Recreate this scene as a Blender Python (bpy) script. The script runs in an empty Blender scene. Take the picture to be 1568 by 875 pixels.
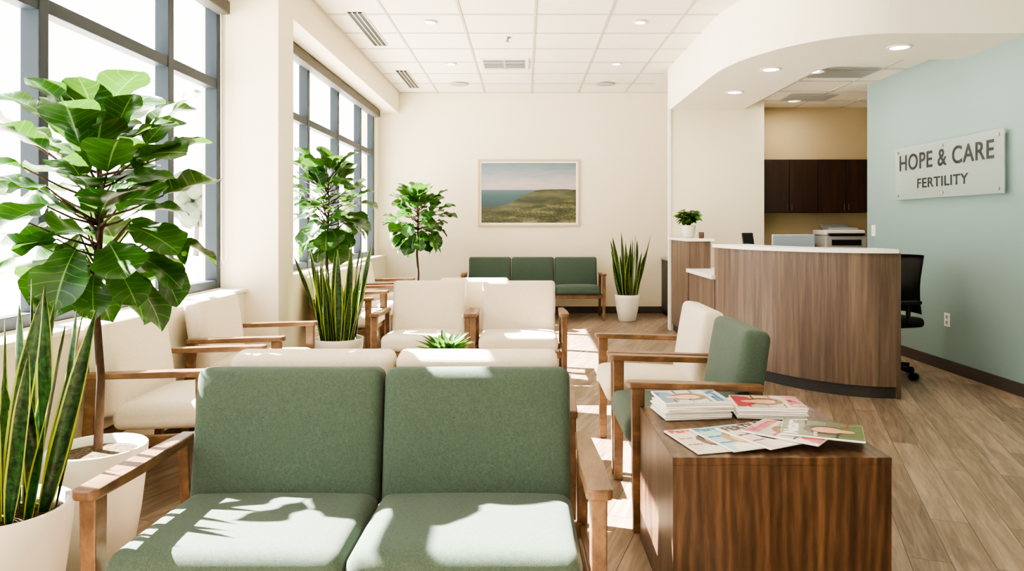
import bpy, bmesh, math, random
from mathutils import Vector, Matrix
S = bpy.context.scene
COL = S.collection
R = math.radians

# ------------------------------------------------------------------ materials
def hexc(h):
    h = h.lstrip('#'); out = []
    for i in (0, 2, 4):
        c = int(h[i:i+2], 16) / 255.0
        out.append(c / 12.92 if c <= 0.04045 else ((c + 0.055) / 1.055) ** 2.4)
    return (out[0], out[1], out[2], 1.0)

class NT:
    def __init__(s, name):
        s.m = bpy.data.materials.new(name); s.m.use_nodes = True
        s.t = s.m.node_tree; s.n = s.t.nodes; s.l = s.t.links
        s.b = s.n['Principled BSDF']; s.out = s.n['Material Output']
    def node(s, typ, **kw):
        n = s.n.new(typ)
        for k, v in kw.items(): setattr(n, k, v)
        return n
    def link(s, a, b): s.l.new(a, b)
    def setv(s, sock, v):
        if isinstance(v, bpy.types.NodeSocket): s.l.new(v, sock)
        else: sock.default_value = v
    def math(s, op, a, b=None, c=None):
        n = s.node('ShaderNodeMath', operation=op)
        s.setv(n.inputs[0], a)
        if b is not None: s.setv(n.inputs[1], b)
        if c is not None: s.setv(n.inputs[2], c)
        return n.outputs[0]
    def mix(s, f, a, b):
        n = s.node('ShaderNodeMix', data_type='RGBA')
        s.setv(n.inputs[0], f); s.setv(n.inputs[6], a); s.setv(n.inputs[7], b)
        return n.outputs[2]
    def coord(s, which='Object', scale=(1, 1, 1), rot=(0, 0, 0), loc=(0, 0, 0)):
        c = s.node('ShaderNodeTexCoord'); m = s.node('ShaderNodeMapping')
        m.inputs['Scale'].default_value = scale; m.inputs['Rotation'].default_value = rot
        m.inputs['Location'].default_value = loc
        s.link(c.outputs[which], m.inputs['Vector']); return m.outputs[0]
    def noise(s, vec, scale=5, detail=2, rough=.5, dist=0):
        n = s.node('ShaderNodeTexNoise'); s.link(vec, n.inputs['Vector'])
        n.inputs['Scale'].default_value = scale; n.inputs['Detail'].default_value = detail
        n.inputs['Roughness'].default_value = rough; n.inputs['Distortion'].default_value = dist
        return n.outputs['Fac']
    def ramp(s, f, stops):
        n = s.node('ShaderNodeValToRGB'); s.setv(n.inputs[0], f)
        e = n.color_ramp.elements
        while len(e) < len(stops): e.new(.5)
        for i, (p, c) in enumerate(stops): e[i].position = p; e[i].color = c
        return n.outputs[0]
    def bump(s, h, strength=.2, dist=.01):
        n = s.node('ShaderNodeBump'); n.inputs['Strength'].default_value = strength
        n.inputs['Distance'].default_value = dist
        s.link(h, n.inputs['Height']); s.link(n.outputs[0], s.b.inputs['Normal'])
    def base(s, c): s.setv(s.b.inputs['Base Color'], c)
    def p(s, **kw):
        for k, v in kw.items(): s.b.inputs[k.replace('_', ' ')].default_value = v

def plain(name, h, rough=.5, metal=0., var=.04):
    t = NT(name); c = hexc(h)
    nz = t.noise(t.coord(), 3, 3)
    d = tuple(max(0, x * (1 - var)) for x in c[:3]) + (1,)
    t.base(t.mix(nz, d, c)); t.p(Roughness=rough, Metallic=metal); return t.m

def paint(name, h, rough=.85):
    t = NT(name); c = hexc(h); nz = t.noise(t.coord(), .8, 3)
    d = tuple(x * .97 for x in c[:3]) + (1,)
    t.base(t.mix(nz, d, c)); t.p(Roughness=rough)
    t.bump(t.noise(t.coord(), 180, 2), .05, .002); return t.m

def fabric(name, h1, h2):
    t = NT(name)
    n1 = t.noise(t.coord(), 420, 2, .6); n2 = t.noise(t.coord(), 110, 2, .5)
    f = t.math('ADD', t.math('MULTIPLY', n1, .75), t.math('MULTIPLY', n2, .25))
    t.base(t.ramp(f, [(.3, hexc(h1)), (.7, hexc(h2))])); t.p(Roughness=.95)
    t.b.inputs['Sheen Weight'].default_value = .1
    t.bump(n1, .4, .002); return t.m

def wood(name, dark, mid, light, scale, rough=.4, rings=False):
    t = NT(name)
    v = t.coord(scale=scale)
    n1 = t.noise(v, 1.0, 6, .65, .6)
    v2 = t.coord(scale=tuple(x * 5 for x in scale))
    n2 = t.noise(v2, 1.0, 3, .6)
    f = t.math('ADD', t.math('MULTIPLY', n1, .75), t.math('MULTIPLY', n2, .25))
    if rings:
        w = t.node('ShaderNodeTexWave', wave_type='BANDS', bands_direction='X')
        v3 = t.coord(scale=(1, 1, .22)); t.link(v3, w.inputs['Vector'])
        w.inputs['Scale'].default_value = 8; w.inputs['Distortion'].default_value = 10
        w.inputs['Detail'].default_value = 3; w.inputs['Detail Scale'].default_value = .9; w.inputs['Detail Roughness'].default_value = .5
        f = t.math('ADD', t.math('MULTIPLY', f, .87), t.math('MULTIPLY', w.outputs['Fac'], .13))
    t.base(t.ramp(f, [(.3, hexc(dark)), (.5, hexc(mid)), (.72, hexc(light))]))
    t.p(Roughness=rough); t.bump(n2, .08, .002); return t.m

M = {}
M['wall'] = paint('paint_cream', '#eee5d2')
M['wall_tan'] = paint('paint_tan', '#b9aa8b')
M['wall_aqua'] = paint('paint_sage_blue', '#889f9e')
M['bulk'] = paint('paint_white', '#f1ecdf')
M['ceil'] = paint('ceiling_tile', '#f1ece2')
M['tbar'] = plain('ceiling_tbar', '#c9c4ba', .5)
M['frame'] = plain('window_frame_paint', '#24323d', .5)
M['green'] = fabric('fabric_green', '#39483f', '#54665b')
M['cream'] = fabric('fabric_cream', '#cbbfac', '#e5dccc')
M['cwood'] = wood('chair_wood', '#4a3729', '#71553f', '#947455', (14, 4, 8), .36)
M['walnut'] = wood('walnut_veneer', '#2b1e16', '#503a2a', '#7a5c44', (16, 16, 1.6), .35, True)
M['desk'] = wood('desk_laminate', '#4b3e36', '#6b5b50', '#8a7768', (16, 16, .7), .45)
M['cab'] = wood('cabinet_dark', '#20140e', '#33221a', '#443024', (20, 20, 1.2), .4)
M['quartz'] = plain('quartz_white', '#f3f2ee', .25)
M['pot'] = plain('ceramic_white', '#e0dbcf', .35)
M['base'] = plain('baseboard_rubber', '#4d4844', .6)
M['kick'] = plain('kick_dark', '#3a3a3c', .5)
M['black'] = plain('black_plastic', '#1b1c1e', .45)
M['dgrey'] = plain('shade_grey', '#4d4a45', .6)
M['metal'] = plain('steel', '#b9b9b9', .3, .9)
M['white'] = plain('white_plastic', '#ecebe7', .4)
M['lgrey'] = plain('grey_plastic', '#a9abac', .4)
M['bark'] = wood('bark', '#33251b', '#4e3b2d', '#6b5541', (20, 20, 6), .9)
M['paper'] = plain('paper', '#f2efe9', .6)
M['blue'] = plain('monitor_back', '#9eabb8', .4)
M['signtext'] = plain('sign_letters', '#2c3234', .6)
M['ground'] = paint('exterior_concrete', '#cfcdc6')
M['fol'] = plain('exterior_foliage', '#66705c', .9, 0, .3)
M['etrunk'] = plain('exterior_trunk', '#6d655b', .9)

t = NT('soil'); n = t.noise(t.coord(), 60, 5, .8)
t.base(t.ramp(n, [(.35, hexc('#33261a')), (.65, hexc('#94805f'))])); t.p(Roughness=1.0); t.bump(n, 1, .03); M['soil'] = t.m

# floor planks
t = NT('floor_planks')
v = t.coord(rot=(0, 0, R(-70)))
br = t.node('ShaderNodeTexBrick'); t.link(v, br.inputs['Vector'])
br.inputs['Scale'].default_value = 1; br.inputs['Brick Width'].default_value = 1.2; br.inputs['Row Height'].default_value = .15
br.inputs['Mortar Size'].default_value = .0018; br.inputs['Mortar Smooth'].default_value = .1; br.offset = .37
br.inputs['Color1'].default_value = (0, 0, 0, 1); br.inputs['Color2'].default_value = (1, 1, 1, 1); br.inputs['Mortar'].default_value = (.0, .0, .0, 1)
sc = t.node('ShaderNodeMapping'); t.link(v, sc.inputs['Vector']); sc.inputs['Scale'].default_value = (1.6, 18, 1)
off = t.node('ShaderNodeVectorMath', operation='ADD'); t.link(sc.outputs[0], off.inputs[0])
mul = t.node('ShaderNodeVectorMath', operation='SCALE'); t.link(br.outputs['Color'], mul.inputs[0]); mul.inputs['Scale'].default_value = 37
t.link(mul.outputs[0], off.inputs[1])
g = t.noise(off.outputs[0], 1.5, 7, .68, .8)
f = t.math('ADD', t.math('MULTIPLY', g, .85), t.math('MULTIPLY', br.outputs['Color'], .15))
c = t.ramp(f, [(.3, hexc('#635549')), (.5, hexc('#887767')), (.72, hexc('#ab9a88'))])
t.base(t.mix(br.outputs['Fac'], c, hexc('#4f443a')))
t.p(Roughness=.4); t.bump(g, .08, .003); M['floor'] = t.m

# leaves
def leafmat(name, dark, light, vein, nv, k=1.3, trans=.35, rough=.32):
    t = NT(name)
    uv = t.node('ShaderNodeTexCoord'); sp = t.node('ShaderNodeSeparateXYZ'); t.link(uv.outputs['UV'], sp.inputs[0])
    u = sp.outputs[0]; av = t.math('ABSOLUTE', t.math('SUBTRACT', sp.outputs[1], .5))
    mid = t.math('LESS_THAN', av, .018)
    fr = t.math('FRACT', t.math('SUBTRACT', t.math('MULTIPLY', u, nv), t.math('MULTIPLY', av, k * 2)))
    sv = t.math('LESS_THAN', fr, .08)
    ve = t.math('MAXIMUM', mid, t.math('MULTIPLY', sv, .5))
    n = t.noise(t.coord(), 5, 2)
    c = t.ramp(n, [(.35, hexc(dark)), (.65, hexc(light))])
    col = t.mix(ve, c, hexc(vein))
    t.base(col); t.p(Roughness=rough)
    tr = t.node('ShaderNodeBsdfTranslucent'); t.link(t.mix(.4, col, hexc('#7fb440')), tr.inputs[0])
    mx = t.node('ShaderNodeMixShader'); mx.inputs[0].default_value = trans
    t.link(t.b.outputs[0], mx.inputs[1]); t.link(tr.outputs[0], mx.inputs[2]); t.link(mx.outputs[0], t.out.inputs[0])
    t.bump(t.math('SUBTRACT', 1.0, ve), .4, .004)
    return t.m
M['leaf'] = leafmat('fig_leaf', '#102b16', '#2a5a22', '#6d9350', 7, trans=.22)
M['leaf2'] = leafmat('small_leaf', '#264c26', '#4f853b', '#7fa65c', 4)
t = NT('snake_leaf')
uv = t.node('ShaderNodeTexCoord'); sp = t.node('ShaderNodeSeparateXYZ'); t.link(uv.outputs['UV'], sp.inputs[0])
av = t.math('ABSOLUTE', t.math('SUBTRACT', sp.outputs[1], .5))
edge = t.math('GREATER_THAN', av, .4)
mp = t.node('ShaderNodeMapping'); t.link(uv.outputs['UV'], mp.inputs[0]); mp.inputs['Scale'].default_value = (30, 2.5, 1)
n = t.noise(mp.outputs[0], 1, 3, .6, .8)
c = t.ramp(n, [(.38, hexc('#0f2a16')), (.66, hexc('#315c30'))])
t.base(t.mix(edge, c, hexc('#a6b24a'))); t.p(Roughness=.35); M['snake'] = t.m

def emit(name, h, st):
    t = NT(name); t.base(hexc(h)); t.b.inputs['Emission Color'].default_value = hexc(h)
    t.b.inputs['Emission Strength'].default_value = st; return t.m
M['lamp'] = emit('lamp_lens', '#fff1da', 14)
t = NT('window_glass')
tr = t.node('ShaderNodeBsdfTransparent'); gl = t.node('ShaderNodeBsdfGlossy'); gl.inputs['Roughness'].default_value = .02
mx = t.node('ShaderNodeMixShader'); mx.inputs[0].default_value = .015
t.link(tr.outputs[0], mx.inputs[1]); t.link(gl.outputs[0], mx.inputs[2]); t.link(mx.outputs[0], t.out.inputs[0]); M['glass'] = t.m
t = NT('sign_acrylic'); t.base(hexc('#aebcbc')); t.p(Roughness=.3)
tr = t.node('ShaderNodeBsdfTransparent'); mx = t.node('ShaderNodeMixShader'); mx.inputs[0].default_value = .45
t.link(t.b.outputs[0], mx.inputs[1]); t.link(tr.outputs[0], mx.inputs[2]); t.link(mx.outputs[0], t.out.inputs[0]); M['acryl'] = t.m

def sm(t, a, b, x):
    m = t.node('ShaderNodeMapRange', interpolation_type='SMOOTHSTEP'); t.setv(m.inputs[0], x)
    m.inputs[1].default_value = a; m.inputs[2].default_value = b; return m.outputs[0]
# landscape print
t = NT('landscape_print')
uv = t.node('ShaderNodeTexCoord'); sp = t.node('ShaderNodeSeparateXYZ'); t.link(uv.outputs['UV'], sp.inputs[0])
U, V = sp.outputs[0], sp.outputs[1]
mp = t.node('ShaderNodeMapping'); t.link(uv.outputs['UV'], mp.inputs[0]); mp.inputs['Scale'].default_value = (2, 7, 1)
cl = t.noise(mp.outputs[0], 1.6, 4, .6)
sky = t.ramp(t.math('ADD', V, t.math('MULTIPLY', t.math('SUBTRACT', cl, .5), .3)),
             [(.5, hexc('#a3a7ae')), (.64, hexc('#bcafb6')), (.8, hexc('#929ea8')), (1., hexc('#6c818e'))])
sea = t.ramp(V, [(.22, hexc('#35494d')), (.45, hexc('#40606a')), (.56, hexc('#56757f'))])
mp2 = t.node('ShaderNodeMapping'); t.link(uv.outputs['UV'], mp2.inputs[0]); mp2.inputs['Scale'].default_value = (30, 44, 1); mp2.inputs['Rotation'].default_value = (0, 0, R(-14))
gn = t.noise(mp2.outputs[0], 1.3, 6, .75, .4)
mp3 = t.node('ShaderNodeMapping'); t.link(uv.outputs['UV'], mp3.inputs[0]); mp3.inputs['Scale'].default_value = (2.5, 9, 1); mp3.inputs['Rotation'].default_value = (0, 0, R(-12))
gn2 = t.noise(mp3.outputs[0], 1.2, 4, .6, .4)
gm = t.math('ADD', t.math('MULTIPLY', gn, .5), t.math('MULTIPLY', gn2, .5))
gcol = t.ramp(gm, [(.38, hexc('#222b1f')), (.5, hexc('#4a5139')), (.62, hexc('#8c8566'))])
far = t.ramp(gn2, [(.35, hexc('#374032')), (.65, hexc('#62664f'))])
hn = t.math('MULTIPLY', t.math('SUBTRACT', t.noise(uv.outputs['UV'], 4, 3), .5), .05)
hill = t.math('ADD', t.math('ADD', t.math('MULTIPLY', sm(t, .12, .66, U), .30), .26), hn)
fore = t.math('ADD', t.math('ADD', t.math('MULTIPLY', sm(t, .1, .9, U), .16), .20), hn)
colr = t.mix(t.math('LESS_THAN', V, .55), sky, sea)
colr = t.mix(t.math('LESS_THAN', V, hill), colr, far)
colr = t.mix(sm(t, .04, -.04, t.math('SUBTRACT', V, fore)), colr, gcol)
t.base(colr); t.p(Roughness=.3); M['print'] = t.m

def cover(name, bg, hair, skin, cloth, fx=.5):
    """printed magazine cover: portrait on a tinted ground"""
    t = NT(name)
    uv = t.node('ShaderNodeTexCoord'); sp = t.node('ShaderNodeSeparateXYZ'); t.link(uv.outputs['UV'], sp.inputs[0])
    U, V = sp.outputs[0], sp.outputs[1]
    n = t.noise(t.coord('UV', scale=(3, 3, 1)), 2.2, 3, .6)
    def el(cx, cy, rx, ry):
        a = t.math('POWER', t.math('ABSOLUTE', t.math('DIVIDE', t.math('SUBTRACT', U, cx), rx)), 2.0)
        b = t.math('POWER', t.math('ABSOLUTE', t.math('DIVIDE', t.math('SUBTRACT', V, cy), ry)), 2.0)
        d = t.math('ADD', t.math('ADD', a, b), t.math('MULTIPLY', t.math('SUBTRACT', n, .5), .8))
        return t.math('LESS_THAN', d, 1.0)
    b2 = tuple(x * .75 for x in hexc(bg)[:3]) + (1,)
    c = t.mix(n, hexc(bg), b2)
    c = t.mix(el(fx, .05, .42, .28), c, hexc(cloth))
    c = t.mix(el(fx, .47, .27, .27), c, hexc(hair))
    c = t.mix(el(fx + .01, .24, .09, .14), c, hexc(skin))
    c = t.mix(el(fx + .02, .43, .17, .20), c, hexc(skin))
    t.base(c); t.p(Roughness=.22); return t.m

# ------------------------------------------------------------------ mesh helpers
def empty(name, loc=(0, 0, 0), rz=0):
    e = bpy.data.objects.new(name, None); COL.objects.link(e)
    e.empty_display_size = .1; e.location = loc; e.rotation_euler = (0, 0, rz); return e

def finish(bm, name, mat, parent=None, smooth=False, loc=None, rot=None):
    me = bpy.data.meshes.new(name); bm.normal_update(); bm.to_mesh(me); bm.free()
    for m in (mat if isinstance(mat, (list, tuple)) else [mat]): me.materials.append(m)
    if smooth:
        for p in me.polygons: p.use_smooth = True
    o = bpy.data.objects.new(name, me); COL.objects.link(o)
    if parent: o.parent = parent
    if loc: o.location = loc
    if rot: o.rotation_euler = rot
    return o

def add_box(bm, x0, x1, y0, y1, z0, z1, bev=0):
    vs = [bm.verts.new((x, y, z)) for x in (x0, x1) for y in (y0, y1) for z in (z0, z1)]
    F = [(0, 1, 3, 2), (4, 6, 7, 5), (0, 4, 5, 1), (2, 3, 7, 6), (0, 2, 6, 4), (1, 5, 7, 3)]
    fs = [bm.faces.new([vs[i] for i in f]) for f in F]
    if bev:
        es = list({e for f in fs for e in f.edges})
        bmesh.ops.bevel(bm, geom=es, offset=bev, segments=2, affect='EDGES', profile=.5)
def boxes(name, lst, mat, parent=None, bev=0, **kw):
    bm = bmesh.new()
    for b in lst: add_box(bm, *b, bev=bev)
    return finish(bm, name, mat, parent, **kw)

def add_beam(bm, p0, p1, w, d, w1=None, d1=None, ref=(1, 0, 0), bev=.004):
    p0, p1 = Vector(p0), Vector(p1); z = (p1 - p0).normalized(); x = Vector(ref); x = (x - z * x.dot(z)).normalized(); y = z.cross(x)
    w1 = w1 or w; d1 = d1 or d
    vs = []
    for p, a, b in ((p0, w, d), (p1, w1, d1)):
        for sx, sy in ((-1, -1), (1, -1), (1, 1), (-1, 1)): vs.append(bm.verts.new(p + x * sx * a / 2 + y * sy * b / 2))
    fs = [bm.faces.new([vs[i] for i in f]) for f in ((3, 2, 1, 0), (4, 5, 6, 7), (0, 1, 5, 4), (1, 2, 6, 5), (2, 3, 7, 6), (3, 0, 4, 7))]
    if bev: bmesh.ops.bevel(bm, geom=list({e for f in fs for e in f.edges}), offset=bev, segments=2, affect='EDGES', profile=.5)

def add_tube(bm, pts, rad, seg=8):
    rings = []
    for i, p in enumerate(pts):
        p = Vector(p); a = Vector(pts[max(i - 1, 0)]); b = Vector(pts[min(i + 1, len(pts) - 1)])
        z = (b - a).normalized(); x = z.orthogonal().normalized() if abs(z.z) < .5 else (Vector((1, 0, 0)) - z * z.x).normalized(); y = z.cross(x)
        r = rad[i] if isinstance(rad, (list, tuple)) else rad
        rings.append([bm.verts.new(p + (x * math.cos(2 * math.pi * k / seg) + y * math.sin(2 * math.pi * k / seg)) * r) for k in range(seg)])
    for a, b in zip(rings, rings[1:]):
        for k in range(seg): bm.faces.new((a[k], a[(k + 1) % seg], b[(k + 1) % seg], b[k]))
    bm.faces.new(rings[0][::-1]); bm.faces.new(rings[-1])

def lathe(name, prof, mat, parent=None, seg=48, loc=None):
    bm = bmesh.new(); rings = []
    for r, z in prof:
        rings.append([bm.verts.new((r * math.cos(2 * math.pi * k / seg), r * math.sin(2 * math.pi * k / seg), z)) for k in range(seg)])
    for a, b in zip(rings, rings[1:]):
        for k in range(seg): bm.faces.new((a[k], a[(k + 1) % seg], b[(k + 1) % seg], b[k]))
    bm.faces.new(rings[0][::-1]); bm.faces.new(rings[-1])
    return finish(bm, name, mat, parent, True, loc)

def cushion(name, size, r, puff, mat, parent, loc, rot=(0, 0, 0), taper=0, n=12):
    hx, hy, hz = [s / 2 for s in size]
    def ticks(h):
        rr = min(r, h * .98); e = [0, .12 * rr, .3 * rr, .6 * rr, rr]
        L = [-h + q for q in e]; k = n
        mid = [-h + rr + (2 * h - 2 * rr) * i / k for i in range(1, k)] if h - rr > 1e-3 else []
        out = L + mid + [-q for q in L[::-1]]
        return sorted(set(round(q, 6) for q in out))
    X, Y, Z = ticks(hx), ticks(hy), ticks(hz)
    bm = bmesh.new(); cache = {}
    def vert(x, y, z):
        k = (x, y, z)
        if k in cache: return cache[k]
        p = Vector(k); q = Vector((max(-hx + r, min(hx - r, x)) if hx > r else 0, max(-hy + r, min(hy - r, y)) if hy > r else 0, max(-hz + r, min(hz - r, z)) if hz > r else 0))
        d = p - q
        if d.length > 1e-7: p = q + d.normalized() * r
        u, v, w = p.x / hx, p.y / hy, p.z / hz
        bx = max(0, 1 - u * u); by = max(0, 1 - v * v); bz = max(0, 1 - w * w)
        if hz <= hy: p.z += puff * (bx * by) ** .5 * (1 if w > 0 else -.3) * abs(w)
        else: p.y += puff * (bx * bz) ** .5 * (v)
        p.x *= 1 + taper * w
        cache[k] = bm.verts.new(p); return cache[k]
    def grid(A, B, fn, flip):
        for a0, a1 in zip(A, A[1:]):
            for b0, b1 in zip(B, B[1:]):
                vs = [fn(a0, b0), fn(a1, b0), fn(a1, b1), fn(a0, b1)]
                if flip: vs = vs[::-1]
                bm.faces.new(vs)
    for s in (-1, 1):
        grid(X, Y, lambda a, b: vert(a, b, Z[0] if s < 0 else Z[-1]), s < 0)
        grid(X, Z, lambda a, b: vert(a, Y[0] if s < 0 else Y[-1], b), s > 0)
        grid(Y, Z, lambda a, b: vert(X[0] if s < 0 else X[-1], a, b), s < 0)
    return finish(bm, name, mat, parent, True, loc, rot)

def strip_prism(name, outer, inner, z0, z1, mat, parent=None):
    bm = bmesh.new(); R_ = []
    for o, i in zip(outer, inner):
        R_.append([bm.verts.new((o[0], o[1], z0)), bm.verts.new((o[0], o[1], z1)), bm.verts.new((i[0], i[1], z1)), bm.verts.new((i[0], i[1], z0))])
    for a, b in zip(R_, R_[1:]):
        for k in range(4): bm.faces.new((a[k], b[k], b[(k + 1) % 4], a[(k + 1) % 4]))
    bm.faces.new(R_[0]); bm.faces.new(R_[-1][::-1])
    bmesh.ops.recalc_face_normals(bm, faces=bm.faces)
    return finish(bm, name, mat, parent)

def quad(name, pts, mat, parent=None):
    bm = bmesh.new(); vs = [bm.verts.new(p) for p in pts]; f = bm.faces.new(vs)
    uvl = bm.loops.layers.uv.new('UVMap')
    for l, c in zip(f.loops, ((0, 0), (1, 0), (1, 1), (0, 1))): l[uvl].uv = c
    return finish(bm, name, mat, parent)

def text(name, body, w, h, mat, mtx, parent=None, depth=.006, offs=0.0):
    cu = bpy.data.curves.new(name + '_c', 'FONT'); cu.body = body; cu.size = 1; cu.extrude = .01; cu.offset = offs; cu.space_character = 1.08
    tmp = bpy.data.objects.new('tmp', cu); COL.objects.link(tmp)
    bpy.context.view_layer.update()
    me = bpy.data.meshes.new_from_object(tmp.evaluated_get(bpy.context.evaluated_depsgraph_get()))
    bpy.data.objects.remove(tmp)
    xs = [v.co.x for v in me.vertices]; ys = [v.co.y for v in me.vertices]
    x0, x1, y0, y1 = min(xs), max(xs), min(ys), max(ys)
    for v in me.vertices: v.co = Vector(((v.co.x - x0) / (x1 - x0) * w, (v.co.y - y0) / (y1 - y0) * h, (v.co.z + .01) / .02 * depth))
    me.materials.clear(); me.materials.append(mat)
    o = bpy.data.objects.new(name, me); COL.objects.link(o)
    if parent: o.parent = parent
    o.matrix_local = mtx; return o

# ------------------------------------------------------------------ room shell
H = 3.26; YB = 10.6; YF = -2.2; XR = 3.77
boxes('floor', [(-2.45, 5.0, YF, YB + .15, -.1, 0)], M['floor'])
boxes('ceiling', [(-2.45, 5.0, YF, YB + .15, H, H + .1)], M['ceil'])
boxes('wall_back', [(-2.45, 5.0, YB, YB + .15, 0, H)], M['wall'])
boxes('wall_front', [(-2.45, 5.0, YF - .12, YF, 0, H)], M['wall'])
boxes('wall_left', [
    (-2.42, -2.1, YF, 5.4, 0, .80), (-2.42, -2.27, YF, 5.4, .80, .83), (-2.42, -2.27, YF, 5.4, 2.97, H),
    (-2.42, -1.85, 5.4, 5.75, 0, H),
    (-2.42, -2.05, 5.75, YB, 0, .84), (-2.42, -2.15, 5.75, YB, .84, .87), (-2.42, -1.85, 5.75, YB, 2.95, H),
    (-2.42, -2.15, 10.35, YB, .87, 2.95)], M['wall'])
boxes('trim_1', [(-2.27, -2.08, YF, 5.395, .80, .825), (-2.15, -2.03, 5.755, YB - .005, .84, .865)], M['bulk'], bev=.004)
boxes('wall_right', [(XR, XR + .12, YF, 7.9, 0, 3.24)], M['wall_aqua'])
boxes('wall_partition', [(1.8, 2.97, 8.9, 9.02, 0, H)], M['wall'])
boxes('wall_reception', [(2.85, 5.0, 9.4, 9.5, 0, 3.2), (2.85, 2.97, 9.02, 9.4, 0, 3.2), (4.88, 5.0, 7.8, 9.4, 0, 3.2), (XR + .12, 5.0, 7.78, 7.9, 0, 3.2)], M['wall_tan'])
boxes('trim_2', [(1.785, 1.815, 8.88, 8.9, 0, 2.73)], M['white'])
boxes('baseboard_right', [(XR - .012, XR, YF, 7.9, 0, .1)], M['base'])
boxes('baseboard_back', [(-2.05, 2.9, YB - .012, YB, 0, .1)], M['base'])
boxes('baseboard_left', [(-2.1, -2.088, YF, 5.4, 0, .1), (-2.05, -2.038, 5.75, YB - .02, 0, .1), (-1.85, -1.838, 5.4, 5.75, 0, .1), (-2.088, -1.838, 5.388, 5.4, 0, .1)], M['base'])
# ceiling grid
L = []
x = .1 - .69 * 2
while x < XR:
    L.append((x - .012, x + .012, YF, YB if x < 2.9 else 5.3, H - .007, H)); x += .69
y = 10.57 - .65
while y > YF:
    L.append((-1.84, 1.8 if y > 5.4 else XR, y - .012, y + .012, H - .0065, H)); y -= .65
L.append((-1.85, -1.825, 5.76, YB, H - .007, H)); L.append((-1.85, 3, YB - .025, YB, H - .007, H))
boxes('trim_3', L, M['tbar'])
# bulkhead
def ell(cx, cy, rx, ry, n=24): return [(cx - rx * math.cos(math.pi / 2 * i / n), cy - ry * math.sin(math.pi / 2 * i / n)) for i in range(n + 1)]
outer = [(1.8, 8.9), (1.8, 7.9)] + ell(2.78, 6.85, .98, 1.5) + [(3.2, 5.35), (XR, 5.35)]
inner = [(2.7, 8.9), (2.7, 7.9)] + ell(3.3, 6.8, .6, .6) + [(3.5, 6.2), (XR, 6.2)]
strip_prism('ceiling_bulkhead', outer, inner, 2.73, H, M['bulk'])
boxes('ceiling_reception', [(2.6, 4.9, 6.1, 9.42, 2.84, 2.9)], M['ceil'])
L = []
for i in range(5): L.append((2.72, 4.87, 6.45 + i * .6, 6.474 + i * .6, 2.833, 2.84))
for i in range(4): L.append((2.9 + i * .6, 2.924 + i * .6, 6.22, 9.4, 2.834, 2.84))
boxes('trim_4', L, M['tbar'])

# windows
def window(name, x, ys, z0, z1, zt):
    e = empty(name); L = []
    for i, y in enumerate(ys):
        w = .035 if i not in (0, len(ys) - 1) else .03
        L.append((x - .05, x + .04, y - w, y + w, z0, z1))
    a, b = ys[0], ys[-1]
    L += [(x - .045, x + .035, a, b, z0, z0 + .06), (x - .045, x + .035, a, b, z1 - .06, z1), (x - .045, x + .035, a, b, zt - .035, zt + .035)]
    boxes('frame', L, M['frame'], e, bev=.004)
    boxes('glass', [(x - .012, x - .006, a, b, z0 + .05, z1 - .05)], M['glass'], e)
    boxes('shade_cassette', [(x + .045, x + .14, a + .03, b - .03, z1 - .11, z1 - .01)], M['dgrey'], e, bev=.01)
    return e
w1 = window('window_1', -2.32, [-2.0, -.28, .95, 2.18, 3.41, 4.64, 5.36], .83, 2.97, 2.35)
window('window_2', -2.2, [5.8, 6.4, 7.2, 8.35, 9.5, 10.3], .87, 2.95, 2.33)
bm = bmesh.new(); add_tube(bm, [(-2.24, 5.3, 2.9), (-2.235, 5.3, 1.05), (-2.225, 5.32, 1.02), (-2.215, 5.34, 1.05), (-2.21, 5.34, 2.9)], .004, 6)
finish(bm, 'shade_chain', M['white'], w1)

# exterior
boxes('ground', [(-90, -2.6, -30, 90, -.3, -.2)], M['ground'])
def street_tree(x, y, h, seed):
    rd = random.Random(seed); e = empty('street_tree', (x, y, -.2))
    bm = bmesh.new(); add_tube(bm, [(0, 0, 0), (.05, 0, h * .4), (0, 0, h * .75)], [.14, .1, .05])
    for k in range(7):
        a = k * 2.4; add_tube(bm, [(0, 0, h * (.3 + k * .05)), (math.cos(a) * h * .16, math.sin(a) * h * .16, h * (.48 + k * .05))], [.05, .02], 6)
    finish(bm, 'trunk', M['etrunk'], e, True)
    bm = bmesh.new()
    for k in range(14):
        a = k * 2.4; zz = h * (.42 + .5 * k / 14); rr = h * .2 * math.sqrt(max(.1, 1 - ((k / 14 - .4) / .7) ** 2))
        m = Matrix.Translation((math.cos(a) * rr, math.sin(a) * rr, zz))
        r_ = bmesh.ops.create_icosphere(bm, subdivisions=2, radius=h * .13, matrix=m)
        for v_ in r_['verts']: v_.co += Vector((rd.uniform(-1, 1), rd.uniform(-1, 1), rd.uniform(-1, 1))) * h * .018
    finish(bm, 'crown', M['fol'], e)
for x, y, h, s_ in ((-16, 35, 4.2, 1), (-19, 47, 4.8, 2), (-13, 56, 4.5, 3)): street_tree(x, y, h, s_)

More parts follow.
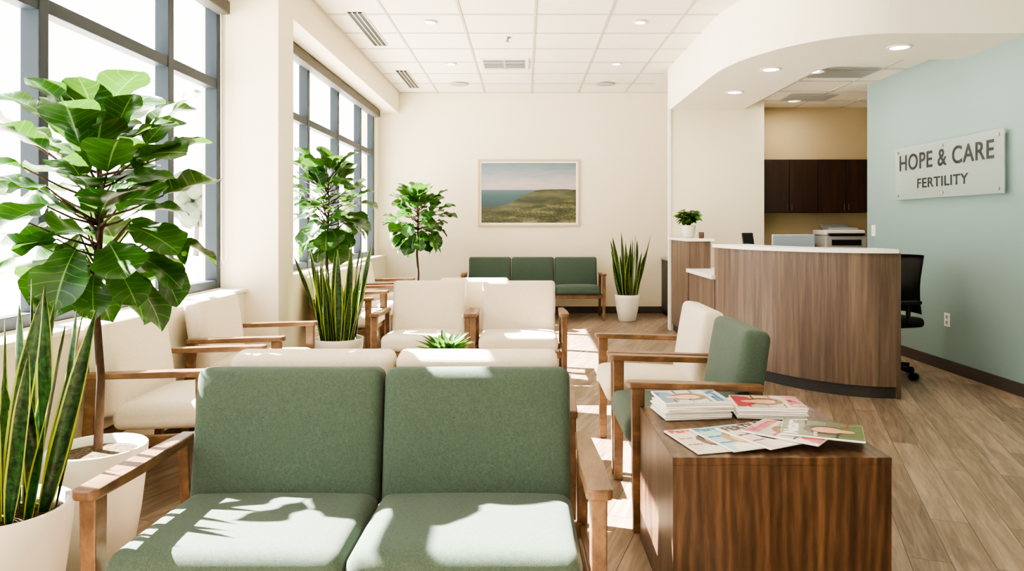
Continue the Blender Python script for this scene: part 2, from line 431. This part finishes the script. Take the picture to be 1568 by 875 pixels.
# ceiling fixtures
def downlight(x, y, z, on=True, power=6, r=.075):
    e = empty('recessed_downlight', (x, y, z))
    lathe('trim_ring', [(r + .02, 0), (r + .02, -.006), (r, -.01), (r, 0)], M['white'], e, 32)
    lathe('lens', [(.002, -.004), (r * .97, -.004), (r * .97, -.003), (.002, -.003)], M['lamp'] if on else M['lgrey'], e, 32)
    if on and power:
        ld = bpy.data.lights.new('bulb', 'AREA'); ld.shape = 'DISK'; ld.size = .14; ld.energy = power; ld.color = (1, .88, .72)
        lo = bpy.data.objects.new('bulb', ld); COL.objects.link(lo); lo.parent = e; lo.location = (0, 0, -.02)
for (px, py) in ((1180, 106), (1125, 141), (1377, 72)):
    Y = 1.43 * 1100 / (345 - py); downlight((px - 803) * Y / 1100, Y, 2.73, power=8)
for (px, py) in ((1216, 153), (1250, 108)):
    Y = 1.54 * 1100 / (345 - py); downlight(max(2.9, (px - 803) * Y / 1100), Y, 2.833, power=12)
for (px, py) in ((658, 33), (980, 33), (690, 97), (944, 97)):
    Y = 1.96 * 1100 / (345 - py); downlight((px - 803) * Y / 1100, Y, H - .007, power=5, r=.05)
for (px, py) in ((703, 128), (927, 128)):
    Y = 1.96 * 1100 / (345 - py); X = (px - 803) * Y / 1100
    e = empty('ceiling_speaker', (X, Y, H - .007)); lathe('grille', [(.13, 0), (.13, -.008), (.11, -.012), (.01, -.012)], M['lgrey'], e, 32)
e = empty('sprinkler_head', (-.18, 7.5, H)); lathe('body', [(.04, 0), (.04, -.006), (.015, -.01), (.012, -.04), (.025, -.042), (.025, -.046), (.003, -.048)], M['metal'], e, 24)
for y0, y1 in ((6.6, 7.8), (9.1, 10.2)):
    e = empty('linear_air_diffuser', (-1.56, (y0 + y1) / 2, H)); h = (y1 - y0) / 2
    boxes('slots', [(a, a + .036, -h, h, -.012, -.001) for a in (-.064, -.017, .03)], M['black'], e)
    boxes('frame', [(a, a + .010, -h - .01, h + .01, -.013, 0) for a in (-.075, -.0275, .0195, .067)], M['white'], e)
e = empty('square_air_vent', (-.24, 8.7, H))
boxes('frame', [(-.29, .29, -.29, -.25, -.016, 0), (-.29, .29, .25, .29, -.016, 0), (-.29, -.25, -.25, .25, -.016, 0), (.25, .29, -.25, .25, -.016, 0)], M['white'], e)
boxes('backing', [(-.25, .25, -.25, .25, -.003, 0)], M['black'], e)
boxes('louvres', [(-.25, .25, y_, y_ + .045, -.012, -.009) for y_ in (-.23, -.15, -.07, .01, .09, .17)] + [(-.012, .012, -.25, .25, -.014, -.009)], M['lgrey'], e)
for X, Y in ((3.2, 7.2), (3.4, 8.6)):
    e = empty('return_air_grille', (X, Y, 2.832)); boxes('grille', [(-.28, .28, -.2 + i * .05, -.175 + i * .05, -.01, 0) for i in range(9)], M['lgrey'], e)

# ------------------------------------------------------------------ seating
def seat_unit(name, loc, rz, n, mat, sw=.6, depth=.64, side=.045, dz=0):
    """faces local -Y, origin on floor at centre"""
    e = empty(name, loc, rz); W = n * sw; hw = W / 2 + side
    yf = -depth / 2
    bm = bmesh.new()
    for s in (-1, 1):
        x = s * hw
        add_beam(bm, (x, yf + .03, 0), (x, yf + .03, .612), .036, .042, .042, .055)
        add_beam(bm, (x, yf + .585, 0), (x, yf + .53, .6), .034, .036, .036, .05)
        P = [(-.034, yf - .005), (-.02, yf - .018), (.02, yf - .018), (.034, yf - .005), (.034, yf + .2), (.024, yf + .56), (-.024, yf + .56), (-.034, yf + .2)]
        z = lambda yy: .64 - .03 * (yy - yf)
        lo = [bm.verts.new((x + a, b, z(b) - .028)) for a, b in P]; hi = [bm.verts.new((x + a, b, z(b))) for a, b in P]
        k = len(P); fs = [bm.faces.new(lo[::-1]), bm.faces.new(hi)] + [bm.faces.new((lo[i], lo[(i + 1) % k], hi[(i + 1) % k], hi[i])) for i in range(k)]
        bmesh.ops.bevel(bm, geom=list({ed for f in fs for ed in f.edges}), offset=.006, segments=2, affect='EDGES', profile=.5)
        add_beam(bm, (x, yf + .05, .325), (x, yf + .56, .30), .024, .05, ref=(1, 0, 0))
    add_beam(bm, (-hw, yf + .04, .325), (hw, yf + .04, .325), .026, .05, ref=(0, 1, 0))
    add_beam(bm, (-hw, yf + .54, .31), (hw, yf + .54, .31), .026, .05, ref=(0, 1, 0))
    bmesh.ops.recalc_face_normals(bm, faces=bm.faces)
    finish(bm, 'frame', M['cwood'], e)
    for i in range(n):
        cx = -W / 2 + sw * (i + .5)
        cushion('seat_%d' % (i + 1), (sw - .003, .50, .115), .04, .018, mat, e, (cx, yf + .235, .405), (R(-2), 0, 0))
        cushion('back_%d' % (i + 1), (sw - .006, .115, .445), .034, .014, mat, e, (cx, yf + .53, .622 + dz), (R(-9), 0, 0))
    return e
seat_unit('green_loveseat', (-.455, 2.12, 0), 0, 2, M['green'], .605, side=.038, dz=-.008)
seat_unit('cream_loveseat', (-.465, 2.85, 0), math.pi, 2, M['cream'], .59)
seat_unit('cream_armchair', (-.775, 5.67, 0), 0, 1, M['cream'], .60)
seat_unit('cream_armchair', (-.045, 5.67, 0), 0, 1, M['cream'], .60)
seat_unit('cream_armchair', (-.43, 6.42, 0), math.pi, 1, M['cream'], .60)
for y in (3.62, 4.60, 6.87, 7.62, 8.65):
    seat_unit('cream_armchair', (-1.76 + (0 if y < 5.5 else .05), y, 0), math.pi / 2, 1, M['cream'], .58)
seat_unit('green_armchair', (.77, 3.36, 0), -math.pi / 2, 1, M['green'], .54)
seat_unit('cream_armchair', (.77, 4.08, 0), -math.pi / 2, 1, M['cream'], .54)
seat_unit('green_sofa', (.12, 10.05, 0), 0, 3, M['green'], .61)

# ------------------------------------------------------------------ plants
def leaf(bm, uvl, o, d, up, L, W, prof, droop=.2, cup=.2, wav=.05, twist=0, nu=8, nv=4, ph=0):
    d = Vector(d).normalized(); up = Vector(up)
    s = d.cross(up)
    if s.length < 1e-3: s = d.orthogonal()
    s.normalize(); n = s.cross(d); o = Vector(o)
    G = []
    for i in range(nu + 1):
        u = i / nu; x = u * (len(prof) - 1); k = min(int(x), len(prof) - 2); w = (prof[k] * (1 - x + k) + prof[k + 1] * (x - k)) * W
        a = twist * u; s2 = s * math.cos(a) + n * math.sin(a); n2 = n * math.cos(a) - s * math.sin(a)
        row = []
        for j in range(nv + 1):
            v = -1 + 2 * j / nv
            p = o + d * (u * L * (1 - .25 * droop * u)) - n * (droop * u * u * L) + s2 * v * w + n2 * (cup * abs(v) ** 1.3 * w + wav * W * math.sin(u * 14 + ph + (v > 0) * 2) * abs(v))
            row.append((bm.verts.new(p), u, v * .5 + .5))
        G.append(row)
    for a, b in zip(G, G[1:]):
        for j in range(nv):
            q = (a[j], a[j + 1], b[j + 1], b[j]); f = bm.faces.new([t_[0] for t_ in q]); f.smooth = True
            for l, t_ in zip(f.loops, q): l[uvl].uv = (t_[1], t_[2])
FIG = [.04, .36, .58, .66, .72, .84, .97, 1.0, .93, .72, .05]
SNK = [.55, .8, .95, 1, 1, .95, .85, .65, .38, .02]
OVL = [.05, .7, 1, .9, .55, .02]
def pot(e, r, h, foot=.68):
    lathe('pot', [(r * foot * .9, 0), (r * foot, .01), (r * (foot + 1) / 2 * 1.03, h * .45), (r * .98, h * .85), (r, h - .005), (r - .006, h), (r - .018, h - .004), (r - .025, h - .05), (r * .5, h - .055)], M['pot'], e)
    lathe('soil', [(.005, h - .07), (r - .024, h - .07), (r - .026, h - .035), (r * .5, h - .022), (.005, h - .02)], M['soil'], e, 32)
def fig(loc, pr, ph, zc, cr, chh, n, LL, seed, xmin=-9):
    rd = random.Random(seed); e = empty('fiddle_leaf_fig', loc); pot(e, pr, ph)
    bmt = bmesh.new(); bm = bmesh.new(); uvl = bm.loops.layers.uv.new('UVMap')
    zb = zc - chh * .7
    trunk = [(0, 0, ph - .04), (.012, 0, ph + (zb - ph) * .4), (-.01, .01, ph + (zb - ph) * .75), (0, 0, zb), (.01, .01, zc), (0, 0, zc + chh * .5)]
    add_tube(bmt, trunk, [.017, .015, .014, .013, .009, .005])
    for i in range(n):
        h = -1 + 2 * (i + .5) / n; a = 2.39996 * i + rd.uniform(-.4, .4)
        q = rd.uniform(.0, 1.0) ** .8
        rr = (cr - LL * .72) * math.sqrt(max(.12, 1 - (h * .92) ** 2)) * q * 1.15 + .02
        b = Vector((math.cos(a) * rr, math.sin(a) * rr, zc + h * (chh - LL * .5)))
        root = Vector((0, 0, max(zb, b.z - rd.uniform(.06, .14))))
        add_tube(bmt, [root, (root + b) / 2 + Vector((0, 0, -.01)), b], [.006, .004, .003], 6)
        el = h * 1.25 + rd.uniform(-.4, .4) + (1 - q) * .5
        d = Vector((math.cos(a), math.sin(a), el))
        l = LL * rd.uniform(.72, 1.12)
        tilt = rd.uniform(.3, 1.5) * (1 if el < .3 else -1)
        up = Vector((rd.uniform(-.35, .35), rd.uniform(-.6, .2), .8)) + Vector((math.cos(a), math.sin(a), 0)) * tilt
        for _ in range(3):
            if b.x + loc[0] + d.normalized().x * l < xmin: l *= .8
        leaf(bm, uvl, b, d, up, l, l * .40, FIG, rd.uniform(.1, .4), rd.uniform(.1, .35), .1, 0, 12, 6, rd.uniform(0, 6))
    finish(bmt, 'trunk', M['bark'], e, True); finish(bm, 'foliage', M['leaf'], e)
    return e
fig((-1.645, 2.77, 0), .175, .45, 1.41, .41, .44, 84, .25, 5, -2.2)
fig((-1.70, 6.2, 0), .18, .42, 1.48, .38, .46, 92, .23, 8, -2.1)
fig((-1.45, 9.75, 0), .17, .36, 1.40, .44, .46, 96, .25, 12)
def snake(loc, pr, ph, n, hmin, hmax, seed, W=.032, sp=.27):
    rd = random.Random(seed); e = empty('snake_plant', loc); pot(e, pr, ph)
    bm = bmesh.new(); uvl = bm.loops.layers.uv.new('UVMap')
    for i in range(n):
        a = 2.39996 * i; rr = pr * .72 * math.sqrt((i + .3) / n)
        o = Vector((math.cos(a) * rr, math.sin(a) * rr, ph - .04)); t_ = .05 + sp * rr / pr
        d = Vector((math.cos(a) * t_, math.sin(a) * t_, 1)) + Vector((rd.uniform(-.09, .09), rd.uniform(-.09, .09), 0))
        l = rd.uniform(hmin, hmax); b = rd.uniform(0, 6.28)
        leaf(bm, uvl, o, d, (math.cos(b), math.sin(b), 0), l, W * rd.uniform(.75, 1.2), SNK, rd.uniform(-.06, .1), .35, .06, rd.uniform(-2.4, 2.4), 18, 4, b)
    finish(bm, 'leaves', M['snake'], e); return e
snake((-1.60, 2.2, 0), .19, .44, 30, .38, .74, 5, .026, .24)
snake((-1.49, 5.75, 0), .2, .40, 30, .45, .82, 6, .032, .26)
snake((1.395, 9.75, 0), .17, .36, 22, .5, .95, 7, .032)
def bush(name, loc, pr, ph, n, L, seed, spiky=False):
    rd = random.Random(seed); e = empty(name, loc); pot(e, pr, ph, .75)
    bm = bmesh.new(); uvl = bm.loops.layers.uv.new('UVMap'); bs = bmesh.new()
    for i in range(n):
        a = 2.39996 * i; q = (i + .5) / n
        if spiky:
            d = Vector((math.cos(a), math.sin(a), .45 + 1.8 * (1 - q))); o = (0, 0, ph - .02)
            leaf(bm, uvl, o, d, (0, 0, 1), L * rd.uniform(.8, 1.1), L * .12, SNK, .25, .4, 0)
        else:
            h = .1 + q * .8; rr = L * 1.3 * math.sin(q * 2.6) * rd.uniform(.5, 1)
            o = Vector((math.cos(a) * rr, math.sin(a) * rr, ph + .01 + h * L * 1.9))
            add_tube(bs, [(0, 0, ph - .03), o * .5 + Vector((0, 0, ph * .5)), o], [.003, .002, .0015], 5)
            leaf(bm, uvl, o, (math.cos(a), math.sin(a), rd.uniform(-.3, .8)), (rd.uniform(-.4, .4), rd.uniform(-.6, .2), 1), L * rd.uniform(.8, 1.2), L * .38, OVL, .3, .2, .03, 0, 5, 2)
    if not spiky: finish(bs, 'stems', M['bark'], e)
    else: bs.free()
    finish(bm, 'leaves', M['leaf2'], e); return e
bush('potted_houseplant', (1.93, 8.45, 1.15), .085, .15, 110, .085, 3)
bush('potted_succulent', (-.41, 3.75, .45), .09, .16, 64, .19, 4, True)

# coffee table
e = empty('coffee_table', (-.44, 3.85, 0))
boxes('top', [(-.45, .45, -.28, .28, .415, .45)], M['walnut'], e, bev=.006)
bm = bmesh.new()
for sx in (-1, 1):
    for sy in (-1, 1): add_beam(bm, (sx * .42, sy * .25, 0), (sx * .4, sy * .23, .415), .03, .03, .045, .045)
add_beam(bm, (-.4, -.23, .38), (.4, -.23, .38), .02, .05, ref=(0, 1, 0)); add_beam(bm, (-.4, .23, .38), (.4, .23, .38), .02, .05, ref=(0, 1, 0))
finish(bm, 'legs', M['cwood'], e)

# ------------------------------------------------------------------ side table + magazines
e = empty('walnut_side_table', (.835, 2.655, 0))
w, d = .355, .33
boxes('top', [(-w, w, -d, d, .522, .547)], M['walnut'], e, bev=.002)
boxes('side_panels', [(-w + .001, -w + .025, -d + .001, d - .001, 0, .522), (w - .025, w - .001, -d + .001, d - .001, 0, .522)], M['walnut'], e)
boxes('front_panel', [(-w + .025, w - .025, -d + .001, -d + .022, 0, .522), (-w + .025, w - .025, d - .022, d - .001, 0, .522)], M['walnut'], e)
covers = [cover('cover_a', '#c9d3d8', '#5a3a28', '#d9a98c', '#4f83a6', .55), cover('cover_b', '#cfc9ba', '#7c5836', '#dcae90', '#b8475a', .5),
          cover('cover_c', '#e6d6cb', '#4a2c1d', '#d29a7c', '#dcd6cd', .6), cover('cover_d', '#6f775a', '#2f1f16', '#cf9d7c', '#54693f', .45),
          cover('cover_e', '#a3cfdd', '#a2763f', '#e0b89c', '#e6e4da', .55)]
ink = {k: plain('ink_' + k, v, .4) for k, v in dict(red='#c22a22', blue='#126b9d', black='#1c1c1c', pink='#c8406a', white='#f5f5f5', teal='#1f8f8f').items()}
def issue(e, x, y, z, rz, idx, cov=None, title='', col='red', n=0):
    o = cushion('issue_%d' % idx, (.205, .265, .0072), .0034, 0, M['paper'], e, (x, y, z + .0036), (0, 0, rz), n=2)
    if cov:
        mt = Matrix.Translation((x, y, z + .0075)) @ Matrix.Rotation(rz, 4, 'Z') @ Matrix.Diagonal((.955, .947, 1, 1))
        q = quad('cover_%d' % idx, [(-.106, -.138, 0), (.106, -.138, 0), (.106, .138, 0), (-.106, .138, 0)], cov, e); q.matrix_local = mt
        text('masthead_%d' % idx, title, .19, .052, ink[col], mt @ Matrix.Translation((-.095, .08, .0003)), e, .0004, .04)
        for k in range(5):
            text('headline_%d_%d' % (idx, k), ('baby steps', 'NEW HOPE', 'family first', 'spring guide', 'YOUR YEAR')[k], .055, (.009, .013)[k % 2], ink[('black', col, 'blue', 'black', 'red')[k]],
                 mt @ Matrix.Translation((-.098 if k % 2 else .045, .052 - k * .036, .0003)), e, .0003, .01)
T = .548
def stack(x, y, rz, n, cov, title, col, seed):
    e = empty('magazine_stack', (x, y, T)); rd = random.Random(seed)
    for i in range(n):
        last = i == n - 1
        issue(e, rd.uniform(-.006, .006), rd.uniform(-.006, .006), i * .0078, R(rz + (0 if last else rd.uniform(-3, 3))), i + 1, cov if last else None, title, col)
stack(.665, 2.868, -84, 9, covers[0], 'Parents', 'blue', 1)
stack(.965, 2.868, -95, 6, covers[1], 'FAMILY', 'pink', 2)
e = empty('magazine_fan', (.85, 2.50, T))
for i, (x, y, rz, cov, ti, co_) in enumerate(((-.215, .0, 14, covers[2], 'Parenting', 'red'), (-.115, .005, 20, covers[4], 'Parenting', 'blue'), (-.015, .01, 27, covers[2], 'FERTILE', 'black'), (.08, .02, 50, covers[1], 'Women', 'pink'), (.19, .01, 68, covers[3], 'Nature', 'white'))):
    issue(e, x, y, i * .0078, R(rz), i + 1, cov, ti, co_)

# ------------------------------------------------------------------ reception desk
e = empty('reception_desk')
C = (2.78, 6.85); HT = 1.12
def E(dx, n=40): return ell(C[0], C[1], .96 + dx, 1.49 + dx, n)
strip_prism('front_panel', E(0), E(-.05), .09, HT - .03, M['desk'], e)
strip_prism('toe_kick', E(-.02), E(-.05), 0, .09, M['kick'], e)
strip_prism('counter_top', E(.03), E(-.32), HT - .03, HT, M['quartz'], e)
strip_prism('work_surface', E(-.05), E(-.7), .72, .75, M['quartz'], e)
boxes('end_panel', [(2.78, 2.81, 5.36, 6.05, .0, HT - .03), (1.82, 2.12, 6.85, 6.88, .82, HT - .03)], M['desk'], e)
boxes('low_panel', [(1.82, 1.86, 6.88, 7.95, .09, .78), (1.82, 2.06, 7.95, 7.99, .78, 1.12), (1.82, 1.86, 7.99, 8.88, .09, 1.12), (2.02, 2.06, 7.99, 8.88, .78, 1.12)], M['desk'], e)
boxes('low_kick', [(1.84, 1.86, 6.88, 8.88, 0, .09)], M['kick'], e)
boxes('low_counter', [(1.79, 2.4, 6.88, 7.95, .78, .82), (1.86, 2.4, 7.99, 8.88, .74, .78)], M['quartz'], e, bev=.003)
boxes('rear_counter', [(1.79, 2.1, 7.93, 8.89, 1.12, 1.15)], M['quartz'], e, bev=.003)
e = empty('desk_phone', (2.3, 7.3, .82), R(20)); boxes('body', [(-.09, .09, -.1, .1, 0, .03)], M['black'], e, bev=.006)
bm = bmesh.new(); add_beam(bm, (0, -.02, .03), (0, .06, .4), .13, .02, ref=(1, 0, 0)); finish(bm, 'display', M['black'], e)
e = empty('pen_cup', (2.02, 8.2, 1.15)); lathe('cup', [(.025, 0), (.03, .005), (.03, .07), (.026, .07), (.024, .01), (.01, .008)], M['walnut'], e, 24)
e = empty('computer_monitor', (2.47, 6.6, .75), R(4))
boxes('screen', [(-.2, .2, -.015, .015, .13, .465)], M['blue'], e, bev=.008); boxes('stand', [(-.03, .03, .015, .035, 0, .3), (-.12, .12, -.07, .09, 0, .012)], M['lgrey'], e)
e = empty('back_counter', (0, 0, 0)); boxes('counter', [(2.98, 4.87, 8.8, 9.39, .92, .95)], M['quartz'], e); boxes('base', [(2.98, 4.87, 8.84, 9.39, 0, .92)], M['cab'], e)
e = empty('office_printer', (3.98, 9.1, .95))
boxes('body', [(-.26, .26, -.22, .22, 0, .22)], M['lgrey'], e, bev=.02); boxes('scanner_lid', [(-.25, .25, -.19, .22, .225, .29)], M['white'], e, bev=.015)
boxes('paper_slot', [(-.18, .18, -.23, -.21, .1, .17)], M['black'], e); boxes('control_panel', [(-.22, .22, -.24, -.19, .222, .25)], M['black'], e, bev=.004)
bm = bmesh.new(); add_beam(bm, (.02, .08, .28), (.02, .2, .36), .34, .02); add_box(bm, -.1, .2, -.1, .08, .29, .32); finish(bm, 'document_feeder', M['lgrey'], e)
e = empty('document_tray', (3.5, 9.1, .95)); boxes('trays', [(-.13, .13, -.16, .16, .0, .012), (-.13, .13, -.16, .16, .08, .09), (-.13, -.12, -.16, .16, 0, .12), (.12, .13, -.16, .16, 0, .12)], M['cwood'], e); boxes('papers', [(-.11, .11, -.15, .15, .09, .14)], M['paper'], e)
# cabinets
e = empty('wall_cabinet', (0, 0, 0))
boxes('carcass', [(2.98, 4.42, 9.07, 9.395, 1.46, 2.13)], M['cab'], e)
boxes('doors', [(2.985 + i * .359, 2.985 + i * .359 + .353, 9.05, 9.07, 1.465, 2.125) for i in range(4)], M['cab'], e, bev=.002)
boxes('handles', [(2.985 + i * .359 + (.32 if i % 2 == 0 else .02), 2.985 + i * .359 + (.328 if i % 2 == 0 else .028), 9.035, 9.05, 1.49, 1.57) for i in range(4)], M['dgrey'], e)
e = empty('low_cabinet', (2.42, 10.3, 0)); boxes('body', [(-.4, .4, -.25, .28, .05, .8)], M['dgrey'], e, bev=.004); boxes('top', [(-.41, .41, -.26, .285, .8, .83)], M['lgrey'], e); boxes('plinth', [(-.38, .38, -.2, .26, 0, .05)], M['black'], e); boxes('doors', [(-.39, -.01, -.265, -.25, .08, .78), (.01, .39, -.265, -.25, .08, .78)], M['dgrey'], e)

# office chair
e = empty('office_chair', (3.11, 6.25, 0), R(-75))
bm = bmesh.new()
for k in range(5):
    a = k * 2 * math.pi / 5 + .3; add_beam(bm, (0, 0, .1), (math.cos(a) * .28, math.sin(a) * .28, .075), .05, .03, .03, .02, ref=(0, 0, 1))
add_tube(bm, [(0, 0, .08), (0, 0, .42)], [.03, .025], 12)
finish(bm, 'star_base', M['black'], e)
bm = bmesh.new()
for k in range(5):
    a = k * 2 * math.pi / 5 + .3; c0 = Vector((math.cos(a) * .28, math.sin(a) * .28, .03)); s_ = Vector((-math.sin(a), math.cos(a), 0))
    for q in (-1, 1): add_tube(bm, [c0 + s_ * q * .012, c0 + s_ * q * .03], .03, 14)
finish(bm, 'casters', M['black'], e)
cushion('seat', (.48, .47, .08), .035, .01, M['black'], e, (0, 0, .47))
bm = bmesh.new()
G = [[None] * 9 for _ in range(11)]
for i in range(11):
    for j in range(9):
        u = i / 10; v = -1 + j / 4; w_ = .22 * (1 - .25 * u ** 3)
        G[i][j] = bm.verts.new((v * w_, .27 - .06 * v * v + .05 * math.sin(u * 3.1) * -1 + .08 * u, .54 + u * .5))
for i in range(10):
    for j in range(8): bm.faces.new((G[i][j], G[i][j + 1], G[i + 1][j + 1], G[i + 1][j]))
bmesh.ops.solidify(bm, geom=bm.faces[:], thickness=.03)
finish(bm, 'backrest', M['black'], e, True)
bm = bmesh.new(); add_tube(bm, [(0, .1, .42), (0, .27, .45), (0, .3, .75)], .02, 8)
for s_ in (-1, 1): add_tube(bm, [(s_ * .2, 0, .44), (s_ * .27, .02, .46), (s_ * .27, .02, .64)], .014, 8); add_box(bm, s_ * .27 - .035, s_ * .27 + .035, -.12, .13, .64, .665)
finish(bm, 'arms', M['black'], e)

# ------------------------------------------------------------------ wall pieces
e = empty('framed_landscape_print')
x0, x1, z0, z1 = -.684, .81, 1.285, 2.265; yb = YB - .001
fr = plain('pale_frame', '#c9b79b', .5)
boxes('frame', [(x0, x1, yb - .035, yb, z0, z0 + .022), (x0, x1, yb - .035, yb, z1 - .022, z1), (x0, x0 + .022, yb - .035, yb, z0 + .022, z1 - .022), (x1 - .022, x1, yb - .035, yb, z0 + .022, z1 - .022)], fr, e)
boxes('mat_board', [(x0 + .022, x1 - .022, yb - .012, yb, z0 + .022, z1 - .022)], M['paper'], e)
quad('print', [(x0 + .05, yb - .014, z0 + .05), (x1 - .05, yb - .014, z0 + .05), (x1 - .05, yb - .014, z1 - .05), (x0 + .05, yb - .014, z1 - .05)], M['print'], e)
e = empty('clinic_wall_sign')
boxes('acrylic_panel', [(XR - .05, XR - .04, 5.57, 7.21, 1.55, 2.055)], M['acryl'], e, bev=.002)
bm = bmesh.new()
for y in (5.63, 6.39, 7.15):
    for z in (1.59, 2.015): add_tube(bm, [(XR - .06, y, z), (XR, y, z)], .013, 16)
finish(bm, 'standoffs', M['metal'], e)
def wallm(y, z, x): return Matrix(((0, 0, -1, x), (-1, 0, 0, y), (0, 1, 0, z), (0, 0, 0, 1)))
text('letters_name', 'HOPE & CARE', 1.43, .155, M['signtext'], wallm(7.12, 1.83, XR - .0505), e, .002, .014)
text('letters_subtitle', 'FERTILITY', .78, .09, M['signtext'], wallm(6.8, 1.65, XR - .0505), e, .002, .014)
e = empty('light_switch', (XR, 7.75, 1.24)); boxes('plate', [(-.008, 0, -.04, .04, -.06, .06)], M['white'], e, bev=.002); boxes('rocker', [(-.012, -.008, -.016, .016, -.03, .03)], M['white'], e)
Y = XR * 1100 / (1451 - 803); e = empty('wall_outlet', (XR, Y, 1.3 - 145 * Y / 1100)); boxes('plate', [(-.008, 0, -.04, .04, -.06, .06)], M['white'], e, bev=.002); boxes('sockets', [(-.01, -.008, -.015, .015, .01, .04), (-.01, -.008, -.015, .015, -.04, -.01)], M['lgrey'], e)

# ------------------------------------------------------------------ light, world, camera
sd = bpy.data.lights.new('sun', 'SUN'); sd.energy = 95; sd.angle = R(.5); sd.color = (1, .94, .84)
so = bpy.data.objects.new('sun', sd); COL.objects.link(so)
so.rotation_euler = Vector((1, -.34, -.93)).to_track_quat('-Z', 'Y').to_euler()
W = bpy.data.worlds.new('sky'); S.world = W; W.use_nodes = True
bg = W.node_tree.nodes['Background']; bg.inputs[0].default_value = (1, .995, .98, 1); bg.inputs[1].default_value = 5.5
cd = bpy.data.cameras.new('camera'); co = bpy.data.objects.new('camera', cd); COL.objects.link(co)
co.location = (0, 0, 1.3); co.rotation_euler = (R(90), 0, 0)
cd.sensor_width = 36; cd.lens = 36 * 1100 / 1568; cd.shift_x = -19 / 1568; cd.shift_y = -92.5 / 1568; cd.clip_start = .05
S.camera = co
S.view_settings.view_transform = 'AgX'; S.view_settings.look = 'AgX - High Contrast'; S.view_settings.exposure = -.32
